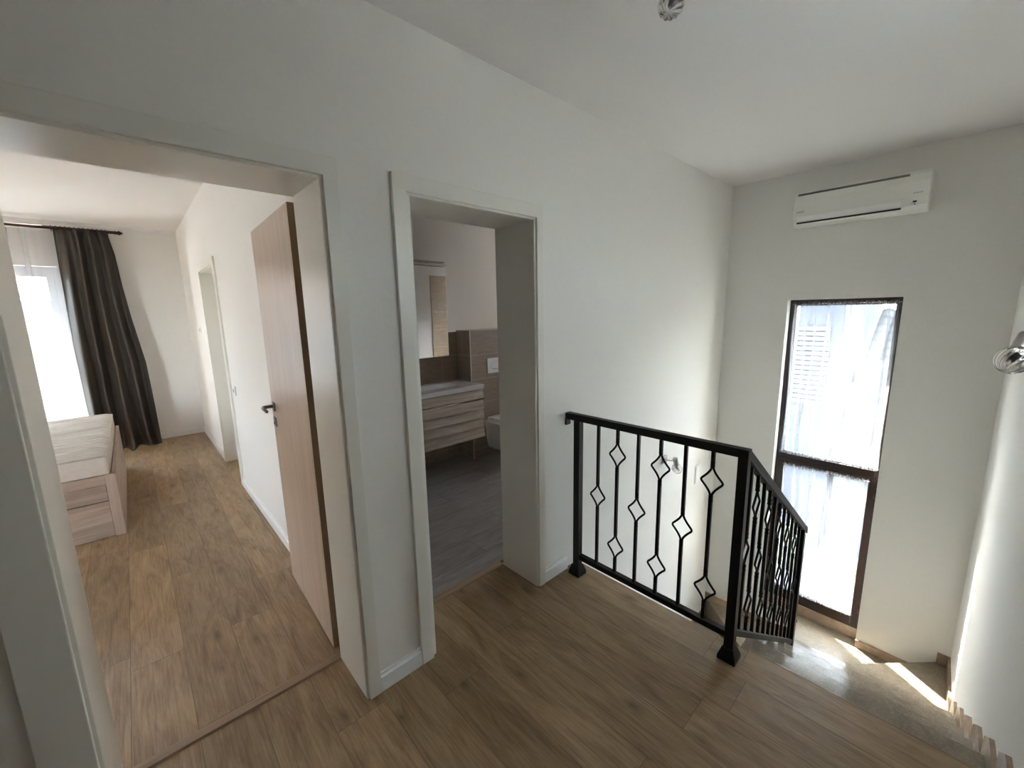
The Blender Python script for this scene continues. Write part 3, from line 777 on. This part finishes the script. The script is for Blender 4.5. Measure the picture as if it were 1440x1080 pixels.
# ------------------------------------------------------------------ bedroom window and curtains
w2 = struct_root('window_2', 'floor-length bedroom window behind the sheer curtain')
def yframe(x0, x1, y0, y1, z0, z1, t):
    m = MB(); m.box(x0, x0 + t, y0, y1, z0, z1); m.box(x1 - t, x1, y0, y1, z0, z1)
    m.box(x0 + t, x1 - t, y0, y1, z0, z0 + t); m.box(x0 + t, x1 - t, y0, y1, z1 - t, z1); return m
yframe(-2.4, -.50, 7.24, 7.31, .02, 2.20, .05).build('window_frame', M['frame2'], w2)
for (a, b_) in ((-2.35, -1.65), (-1.65, -1.02), (-1.02, -.55)):
    yframe(a, b_, 7.23, 7.29, .07, 2.15, .06).build('sash', M['frame2'], w2)
    MB().box(a + .05, b_ - .05, 7.255, 7.261, .12, 2.10).build('pane', M['glass'], w2)
# balcony rail outside
bl = thing('balcony_railing', 'metal balcony railing outside the bedroom window', 'railing', (-1.4, 8.2, -.1))
for z_ in (.95, .55, .2): MB((-1.4, 8.2, -.1)).tube([(-3.2, 8.2, z_), (.5, 8.2, z_)], .018, 8).build('rail', M['extwall2'], bl)
for i in range(6): MB((-1.4, 8.2, -.1)).tube([(-3.2 + i * .74, 8.2, -.1), (-3.2 + i * .74, 8.2, .95)], .015, 8).build('upright', M['extwall2'], bl)
struct(MB().box(-3.6, 1.2, 7.42, 8.45, 2.55, 2.75).build('roof', M['extwall']), 'added overhang blocking the sun outside the bedroom window')  # unseen slab put in to keep direct sun off the window
struct(MB().box(-3.4, .8, 7.42, 8.3, -.25, -.1).build('floor', M['ground']), 'balcony slab outside the bedroom')

rod = thing('curtain_rod', 'dark mahogany curtain rod with turned finial above the bedroom window', 'curtain rod', (-1.3, 6.88, 2.595))
ror = (-1.3, 6.88, 2.595)
pole = MB(ror).tube([(-2.8, 6.88, 2.593), (.035, 6.88, 2.593)], .0165, 16).build('pole', M['rod'], rod)
MB(ror).lathe([(.016, 0), (.022, .004), (.022, .010), (.014, .016), (.021, .028), (.025, .040), (.020, .052), (.010, .060), (.013, .066), (0, .072)], (.035, 6.88, 2.593), (1, 0, 0), 20).build('finial', M['rod'], pole)
for xb in (-.03, -2.7):
    MB(ror).tube([(xb, 6.88, 2.593), (xb, 7.119, 2.593)], .010, 10).build('bracket', M['rod'], rod)
rings = [(-.47 + .036 * i) for i in range(13)]
for x in rings:
    pts = [(x + .004 * math.sin(a * 2), 6.88 + .025 * math.cos(a), 2.588 + .026 * math.sin(a)) for a in [2 * PI * i / 16 for i in range(17)]]
    MB(ror).tube(pts, .0035, 6, cap=False).build('ring', M['rod'], pole)

dr = thing('drape', 'dark taupe floor-length drape gathered at the right of the bedroom window', 'curtain', (-.2, 6.86, 0))
rd = random.Random(11)
LE = [(0, -.460), (.17, -.476), (.33, -.487), (.55, -.494), (.75, -.486), (1, -.46)]
RE = [(0, -.022), (.09, .012), (.24, .028), (.38, .055), (.59, .108), (.8, .118), (1, .124)]
def drape_fn(u, v):
    # v: 0 floor .. 1 top
    t_ = 1 - v
    def itp(T, a):
        for (a0_, b0_), (a1_, b1_) in zip(T, T[1:]):
            if a <= a1_: return b0_ + (b1_ - b0_) * (a - a0_) / (a1_ - a0_)
        return T[-1][1]
    xl = itp(LE, t_); xr = itp(RE, t_)
    x = xl + (xr - xl) * (u + .02 * math.sin(5 * u + 3 * t_))
    fold = .042 * math.sin(2 * PI * 4.3 * u + 1.3 * math.sin(t_ * 2.1) + .5) + .022 * math.sin(2 * PI * 2.3 * u + 1 + t_ * 1.9) + .006 * math.sin(2 * PI * 9.1 * u + 2 + t_) * (1 - t_) + .004 * math.sin(7 * t_ + 9 * u)
    amp = .65 + .75 * min(1, t_ * 1.6)
    y = 6.87 + fold * amp
    z = 2.575 * v + .004
    if t_ > .96: y -= .10 * (t_ - .96) / .04 * (.3 + .7 * math.sin(u * 9) ** 2); z += .02 * (t_ - .96) / .04 * math.sin(u * 17) ** 2
    if v > .97: z += .012 * abs(math.sin(2 * PI * 6.5 * u))
    return (x, y, z)
MB((-.2, 6.86, 0)).grid(drape_fn, 160, 90).build('cloth', M['drape'], dr, solid=.003, fix=False)

sc_ = thing('sheer_curtain', 'long white sheer curtain hanging left of the dark drape in the bedroom', 'curtain', (-1.3, 6.95, 0))
def sh_fn(u, v):
    x = -2.6 + (2.6 - .35) * u
    y = 6.955 + .007 * math.sin(2 * PI * 17 * u + 1.2 * math.sin(v * 3)) * (.6 + .4 * v) + .012 * math.sin(2 * PI * 7.3 * u + v + 2)
    return (x, y, .01 + 2.565 * v)
MB((-1.3, 6.95, 0)).grid(sh_fn, 420, 20).build('cloth', M['sheer2'], sc_, fix=False)

# ------------------------------------------------------------------ bathroom
# tiled half wall behind the toilet (cistern boxing) and tiled rear wall
struct(MB().box(.775, 2.612, 3.688, 3.70, 0, 1.385).build('wall_tiles', M['tile_x']), 'taupe tile cladding on the rear bathroom wall')
bxn = struct_root('wall_cistern_boxing', 'taupe tiled boxing behind the wall-hung toilet')
MB().box(2.614, XW - .001, 3.47, 3.699, 0, 1.392).build('boxing', M['tile_x'], bxn)
MB().box(2.602, 2.614, 3.462, 3.699, 0, 1.392).build('side_tiles', M['tile_y'], bxn)
MB().box(2.614, XW - .001, 3.46, 3.47, 0, 1.392).build('front_tiles', M['tile_x'], bxn)
MB().box(2.600, 2.608, 3.457, 3.465, 0, 1.395).build('corner_profile', M['basin'], bxn)
MB().box(2.600, XW - .001, 3.457, 3.70, 1.392, 1.402).build('ledge', M['tile_x'], bxn)
struct(MB().box(3.30, XW, YB + .001, YB + .012, 0, 2.13).build('wall_tiles', M['tile_sh']), 'beige tiled shower wall seen in the mirror')

va = thing('vanity_unit', 'wall-hung oak vanity with horizontal grooves and cast washbasin below the mirror', 'vanity unit', (2.2, 3.46, .31))
vo = (2.2, 3.46, .31); vx0, vx1, vy = 1.80, 2.580, 3.235
MB(vo).box(vx0 + .003, vx1 - .002, vy + .02, 3.684, .315, .82).build('carcass', M['vanity'], va)
zs = [.316, .436, .55, .556, .60, .715, .722, .82]
# bottom drawer: two boards, top drawer: two boards plus apron
for nm, zz in (('drawer_front', [(.316, .418), (.420, .512)]), ('drawer_front', [(.522, .612), (.614, .712)]), ('apron', [(.724, .815)])):
    m = MB(vo)
    for (a, b_) in zz: m.prism([(vy - .010, a + .003), (vy + .02, a + .003), (vy + .02, b_), (vy + .010, b_), (vy - .008, a + .016)], 'x', vx0, vx1)
    last = m.build(nm, M['vanity'], va, bevel=.0025)
    if nm == 'drawer_front':
        zt_h = zz[-1][1]; MB(vo).box(vx0, vx1, vy - .010, vy + .012, zt_h, zt_h + .007).build('handle_strip', M['chrome'] if zt_h > .6 else M['vanity'], last)
# washbasin: slab with sunken bowl
m = MB(vo)
bx0, bx1, by0, by1 = vx0 - .005, vx1 + .006, vy - .01, 3.684
ix0, ix1, iy0, iy1 = bx0 + .09, bx1 - .09, by0 + .05, by1 - .10
zt = .868
outer = [(bx0, by0), (bx1, by0), (bx1, by1), (bx0, by1)]; inner = [(ix0, iy0), (ix1, iy0), (ix1, iy1), (ix0, iy1)]
vs = [(x, y, zt) for x, y in outer] + [(x, y, zt) for x, y in inner] + [(x + (.03 if i in (0, 3) else -.03), y + (.03 if i < 2 else -.03), zt - .04) for i, (x, y) in enumerate(inner)] + [(x, y, .82) for x, y in outer]
fs = [(i, (i + 1) % 4, 4 + (i + 1) % 4, 4 + i) for i in range(4)] + [(4 + i, 4 + (i + 1) % 4, 8 + (i + 1) % 4, 8 + i) for i in range(4)] + [(8, 9, 10, 11)] + [(i, 12 + i, 12 + (i + 1) % 4, (i + 1) % 4) for i in range(4)] + [(15, 14, 13, 12)]
m.add(vs, fs); m.build('washbasin', M['basin'], va, bevel=.006, seg=3)
fa = MB(vo); fa.tube([(1.98, 3.63, .868), (1.98, 3.63, .96), (1.98, 3.60, .98), (1.98, 3.50, .965)], .012, 12); fa.build('tap', M['chrome'], va)

mc = thing('mirror_cabinet', 'mirror cabinet with light bar above the washbasin', 'mirror', (2.05, 3.62, 1.15))
mo2 = (2.05, 3.62, 1.15)
MB(mo2).box(1.75, 2.404, 3.558, 3.699, 1.152, 2.038).build('cabinet_body', M['ceramic'], mc, bevel=.002)
MB(mo2).box(1.752, 2.394, 3.550, 3.557, 1.154, 2.036).build('mirror_door', M['mirror'], mc)
MB(mo2).box(1.80, 2.385, 3.50, 3.60, 2.040, 2.050).build('light_bar_arm', M['chrome'], mc)
MB(mo2).box(1.80, 2.378, 3.53, 3.60, 2.072, 2.084).build('light_bar', M['nickel'], mc, bevel=.002)
MB(mo2).box(2.0, 2.02, 3.56, 3.60, 2.045, 2.075).build('light_bar_bracket', M['nickel'], mc)

# toilet: wall-hung bowl, built as lofted rounded sections
wc = thing('toilet', 'white wall-hung toilet with closed lid against the taupe tiled boxing', 'toilet', (2.94, 3.2, .09))
wo = (2.94, 3.2, .09)
def loft_wc(secs, n=36):
    vs = []
    for (z, w_, y0, y1, back) in secs:
        for i in range(n):
            a = 2 * PI * i / n
            cx_ = w_ * (abs(math.cos(a)) ** .75) * (1 if math.cos(a) >= 0 else -1)
            s_ = math.sin(a)
            if s_ > 0: y = y1 - (y1 - (y0 + y1) / 2) * (1 - min(1, s_ * 2.2)); cx_ = w_ * (1 if math.cos(a) >= 0 else -1) * min(1, abs(math.cos(a)) * 1.8 + .0)
            else: y = (y0 + y1) / 2 + s_ * ((y0 + y1) / 2 - y0)
            vs.append((2.94 + cx_, y, z))
    fs = []
    for j in range(len(secs) - 1):
        for i in range(n): fs.append((j * n + i, j * n + (i + 1) % n, (j + 1) * n + (i + 1) % n, (j + 1) * n + i))
    fs.append(tuple(range(n - 1, -1, -1))); fs.append(tuple(range((len(secs) - 1) * n, len(secs) * n)))
    return vs, fs
v_, f_ = loft_wc([(.085, .115, 3.20, 3.459, 0), (.12, .135, 3.12, 3.459, 0), (.22, .155, 3.02, 3.459, 0), (.34, .172, 2.95, 3.459, 0), (.405, .180, 2.93, 3.459, 0), (.418, .180, 2.93, 3.459, 0)])
MB(wo).add(v_, f_, True).build('bowl', M['ceramic'], wc)
v_, f_ = loft_wc([(.422, .176, 2.935, 3.40, 0), (.430, .180, 2.93, 3.40, 0), (.438, .180, 2.93, 3.40, 0)])
MB(wo).add(v_, f_, True).build('seat', M['ceramic'], wc)
v_, f_ = loft_wc([(.442, .176, 2.935, 3.40, 0), (.452, .180, 2.93, 3.40, 0), (.462, .176, 2.94, 3.395, 0), (.466, .16, 2.96, 3.38, 0)])
lid = MB(wo).add(v_, f_, True).build('lid', M['ceramic'], wc)
MB(wo).box(2.86, 3.02, 3.40, 3.44, .42, .45).build('lid_hinge', M['ceramic'], lid, bevel=.004)

fp = thing('flush_plate', 'white rectangular flush plate on the tiles above the toilet', 'flush plate', (2.94, 3.458, .92))
MB((2.94, 3.458, .92)).box(2.82, 3.065, 3.448, 3.4595, .925, 1.092).build('plate', M['ceramic'], fp, bevel=.004, seg=3)
arc = [(2.942 + .075 * math.cos(a), 3.4472, 1.0 + .055 * math.sin(a)) for a in [PI * (-.08 + 1.16 * i / 20) for i in range(21)]]
MB((2.94, 3.458, .92)).tube(arc, .0016, 6).build('button_outline', M['basin'], fp)
MB((2.94, 3.458, .92)).box(2.885, 3.0, 3.446, 3.449, .968, .972).build('button_line', M['ink'], fp)
tb = thing('wall_holder', 'slim black holder on the taupe tiles above the toilet, beside the door casing', 'holder', (3.085, 3.459, .47))
MB((3.085, 3.459, .47)).box(3.076, 3.094, 3.425, 3.445, .475, .80).build('bar', M['dark'], tb, bevel=.003)
for z_ in (.50, .77): MB((3.085, 3.459, .47)).tube([(3.085, 3.44, z_), (3.085, 3.4595, z_)], .006, 8).build('fixing', M['dark'], tb)
w4 = struct_root('added_window_hall', 'added side window of the hall, out of view')  # unseen window added to brighten the hall
def yfr4():
    m = MB(); t = .05
    m.box(RW0, RW0 + t, -.47, -.41, RZ0, RZ1); m.box(RW1 - t, RW1, -.47, -.41, RZ0, RZ1)
    m.box(RW0 + t, RW1 - t, -.47, -.41, RZ0, RZ0 + t); m.box(RW0 + t, RW1 - t, -.47, -.41, RZ1 - t, RZ1); return m
yfr4().build('window_frame', M['frame'], w4)
MB().box(RW0 + .05, RW1 - .05, -.442, -.438, RZ0 + .05, RZ1 - .05).build('pane', M['glass'], w4)
cu = thing('sheer_curtain', 'dense white sheer curtain added to soften the added hall window', 'curtain', (1.68, -.36, 1.6))  # cloth added to diffuse the fill light
def s4(u, v):
    return (RW0 - .0 + (RW1 - RW0) * u, -.365 + .010 * math.sin(u * 75) + .004 * math.sin(u * 171), RZ0 + .01 + (RZ1 - RZ0 - .02) * v)
MB((1.68, -.36, 1.6)).grid(s4, 160, 8).build('cloth', M['sheer4'], cu, fix=False)
MB((1.68, -.36, 1.6)).tube([(RW0, -.365, RZ1 - .012), (RW1, -.365, RZ1 - .012)], .005, 8).build('curtain_wire', M['chrome'], cu)
# bathroom window added out of sight to let daylight in
w3 = struct_root('added_window_bath', 'added bathroom window, out of view')
rect_frame(4.2, 4.26, 2.40, 2.84, 1.35, 2.05, .06, .06, .06, .06).build('window_frame', M['frame'], w3)

# ------------------------------------------------------------------ outside
struct(MB().box(-40, 40, 1.9, 60, -3.2, -3.05).build('ground', M['ground']), 'paved yard around the house')
struct(MB().box(4.42, 40, -40, 1.9, -3.2, -3.05).build('ground', M['ground']), 'paved yard beside the stair window')

def tiled_roof(root, org, p0, ux, uy, nx_, ny_, mat, tw=.24, tl=.34):
    """p0 eave corner, ux along eave, uy up the slope"""
    ux = Vector(ux).normalized(); uy = Vector(uy).normalized(); nn = ux.cross(uy).normalized()
    if nn.z < 0: nn = -nn
    p0 = Vector(p0)
    def fn(u, v):
        a = u * nx_; b = v * ny_
        h = .05 * abs(math.sin(PI * a)) ** .7 + .045 * (1 - (b % 1.0))
        return p0 + ux * (a * tw) + uy * (b * tl) + nn * h
    return MB(org).grid(fn, nx_ * 6, ny_ * 5, False).build('roof', mat, root, fix=False)

h1 = thing('neighbour_house', 'pale neighbouring house with clay tile roof seen through the bedroom sheer', 'house', (-3, 14, -3.05))
ho = (-3, 14, -3.05)
MB(ho).box(-10, 6, 14, 20, -3.05, 2.05).build('wall', M['extwall'], h1)
tiled_roof(h1, ho, (-10.5, 13.5, 2.0), (1, 0, 0), (0, 1, .35), 70, 14, M['rooftile'])
MB(ho).box(-10.4, 6.4, 13.5, 13.62, 1.86, 2.02).build('gutter', M['extwall2'], h1)
for (a, b_) in ((-6, -4.8), (-3.6, -2.4), (-1.2, 0)):
    f = MB(ho).box(a, b_, 13.95, 14.02, -.2, 1.2).build('window', M['extwall2'], h1)
MB(ho).box(-10, 6, 13.97, 14.03, -.55, -.45).build('string_course', M['extwall2'], h1)

h2 = thing('neighbour_house', 'sunlit neighbouring house seen through the curtains of the stair window', 'house', (9.5, 3, -3.05))
h2o = (9.5, 3, -3.05)
MB(h2o).box(10.5, 16, -8, 1.3, -3.05, .4).build('wall', M['extwall'], h2)
tiled_roof(h2, h2o, (8.9, -8.5, -1.2), (0, 1, 0), (1, 0, .55), 41, 16, M['roofpale'])
MB(h2o).box(9.4, 10.4, -8, 1.3, -3.05, -1.1).build('lower_wall', M['extwall'], h2)
h3 = thing('garden_building', 'blue-grey building with shutters seen through the left of the stair window', 'building', (9.5, 5, -3.05))
h3o = (9.5, 5, -3.05)
MB(h3o).box(9.2, 14, 1.38, 9, -3.05, 3.4).build('wall', M['extwall2'], h3)
for i in range(16): MB(h3o).box(9.14, 9.22, 1.55, 2.2, -.2 + i * .09, -.14 + i * .09).build('shutter_slat', M['extwall'], h3) if i % 1 == 0 else None
MB(h3o).box(9.0, 14.2, 1.3, 9.2, 3.4, 3.6).build('roof_slab', M['rooftile'], h3)
struct(MB().box(4.54, 5.0, 1.67, 2.2, -3.05, 6.5).build('wall_sun_blocker', M['extwall']), 'added sun-blocking pier outside, out of view')  # unseen block added to shade part of the stair window
def bush(x, y, z, r, label, seed):
    b = thing('shrub', label, 'shrub', (x, y, z)); q = random.Random(seed)
    MB((x, y, z)).tube([(x, y, z), (x + .03, y, z + r)], .02, 6).build('stem', M['bark'], b)
    m = MB((x, y, z))
    for i in range(380):
        a, e, rr = q.uniform(0, 6.28), q.uniform(-1.3, 1.57), r * (q.random() ** .4)
        c = Vector((x + rr * math.cos(a) * math.cos(e), y + rr * math.sin(a) * math.cos(e), z + r * .95 + rr * math.sin(e)))
        w_ = Matrix.Rotation(q.uniform(0, 6.28), 3, 'Z') @ Matrix.Rotation(q.uniform(-1.2, 1.2), 3, 'X'); s_ = q.uniform(.05, .09)
        m.add([c + w_ @ Vector(v) * s_ for v in ((0, -1.2, 0), (.6, 0, .08), (0, 1.2, -.1), (-.6, 0, .08))], [(0, 1, 2), (0, 2, 3)])
    o = m.build('foliage', M['leaves'], b, fix=False); o['kind'] = 'stuff'
bush(7.9, .35, -3.05, .42, 'low green shrub in the yard seen through the lower stair window, nearer its right side', 1)
bush(8.1, 1.65, -3.05, .45, 'low green shrub in the yard seen through the lower stair window, nearer the railing', 2)
# climbing plant outside the upper panel
vn = thing('climbing_plant', 'leafy climbing plant hanging outside the top of the stair window', 'plant', (5.4, 1.2, 2.2))
vno = (5.4, 1.2, 2.2)
rv = random.Random(5)
stem = MB(vno)
for s in range(5):
    p = Vector((5.3 + rv.uniform(-.2, .4), -.1 + s * .32, 2.9)); pts = [p.copy()]
    for i in range(9):
        p = p + Vector((rv.uniform(-.05, .05), rv.uniform(-.14, .14), -.13)); pts.append(p.copy())
    stem.tube(pts, .008, 6)
stem.tube([(5.62, 1.44, -3.05), (5.58, 1.42, -1.2), (5.64, 1.40, .6), (5.5, 1.3, 2.0), (5.42, 1.2, 2.9)], .014, 6)
stem.build('stems', M['bark'], vn)
lv = MB(vno)
for i in range(420):
    c = Vector((5.2 + rv.random() * .6, rv.uniform(-.2, 1.45), 1.62 + rv.random() ** 1.5 * 1.1))
    q = Matrix.Rotation(rv.uniform(0, 6.28), 3, 'Z') @ Matrix.Rotation(rv.uniform(-1.1, 1.1), 3, 'X')
    s = rv.uniform(.03, .06)
    vs = [c + q @ Vector(v) * s for v in ((0, -1.2, 0), (.6, -.3, .1), (.45, .5, .06), (0, 1.2, -.1), (-.45, .5, .06), (-.6, -.3, .1), (0, 0, -.04))]
    lv.add(vs, [(0, 1, 6), (1, 2, 6), (2, 3, 6), (3, 4, 6), (4, 5, 6), (5, 0, 6)])
lvo = lv.build('foliage', M['leaves'], vn, fix=False); lvo['kind'] = 'stuff'

# ------------------------------------------------------------------ light
wd = bpy.data.worlds.new('sky'); S.world = wd; wd.use_nodes = True
nt = wd.node_tree; bg = nt.nodes['Background']
sky = nt.nodes.new('ShaderNodeTexSky'); sky.sky_type = 'NISHITA'; sky.sun_disc = False
sky.sun_elevation = math.radians(50); sky.sun_rotation = math.radians(37); sky.air_density = 1.0; sky.dust_density = 2.5; sky.ozone_density = .6
mix = nt.nodes.new('ShaderNodeMix'); mix.data_type = 'RGBA'; mix.inputs[0].default_value = .55
hs = nt.nodes.new('ShaderNodeRGBToBW')
nt.links.new(sky.outputs[0], hs.inputs[0])
nt.links.new(sky.outputs[0], mix.inputs[6]); nt.links.new(hs.outputs[0], mix.inputs[7])
nt.links.new(mix.outputs[2], bg.inputs[0]); bg.inputs[1].default_value = .30
sd = Vector((-.392, -.514, -.766)).normalized()
sl = bpy.data.lights.new('sun', 'SUN'); sl.energy = 3.5; sl.angle = math.radians(.55); sl.color = (1, .96, .9)
so = bpy.data.objects.new('sun', sl); COL.objects.link(so); so.rotation_euler = sd.to_track_quat('-Z', 'Y').to_euler(); so.location = (10, 12, 14)

# ------------------------------------------------------------------ camera
cd = bpy.data.cameras.new('camera'); cam = bpy.data.objects.new('camera', cd); COL.objects.link(cam)
cd.sensor_fit = 'HORIZONTAL'; cd.sensor_width = 36; cd.lens = 578.5 / 1440 * 36; cd.clip_start = .02; cd.clip_end = 200
ya, pi_, ro_ = [math.radians(a) for a in (42.657, 9.875, 1.142)]
fw = Vector((math.sin(ya) * math.cos(pi_), math.cos(ya) * math.cos(pi_), -math.sin(pi_)))
rt = Vector((math.cos(ya), -math.sin(ya), 0)); dn = fw.cross(rt)
r2 = rt * math.cos(ro_) + dn * math.sin(ro_); d2_ = -rt * math.sin(ro_) + dn * math.cos(ro_)
mt_ = Matrix((r2, -d2_, -fw)).transposed().to_4x4(); mt_.translation = (0, 0, H)
cam.matrix_world = mt_
S.camera = cam

S.view_settings.view_transform = 'Standard'; S.view_settings.look = 'None'; S.view_settings.gamma = 1
S.view_settings.use_curve_mapping = False; S.view_settings.exposure = 5.33
c = S.cycles
c.use_denoising = True; c.max_bounces = 16; c.diffuse_bounces = 10; c.glossy_bounces = 6; c.transmission_bounces = 10; c.transparent_max_bounces = 24
c.sample_clamp_indirect = 6; c.caustics_reflective = False; c.caustics_refractive = False; c.blur_glossy = .5
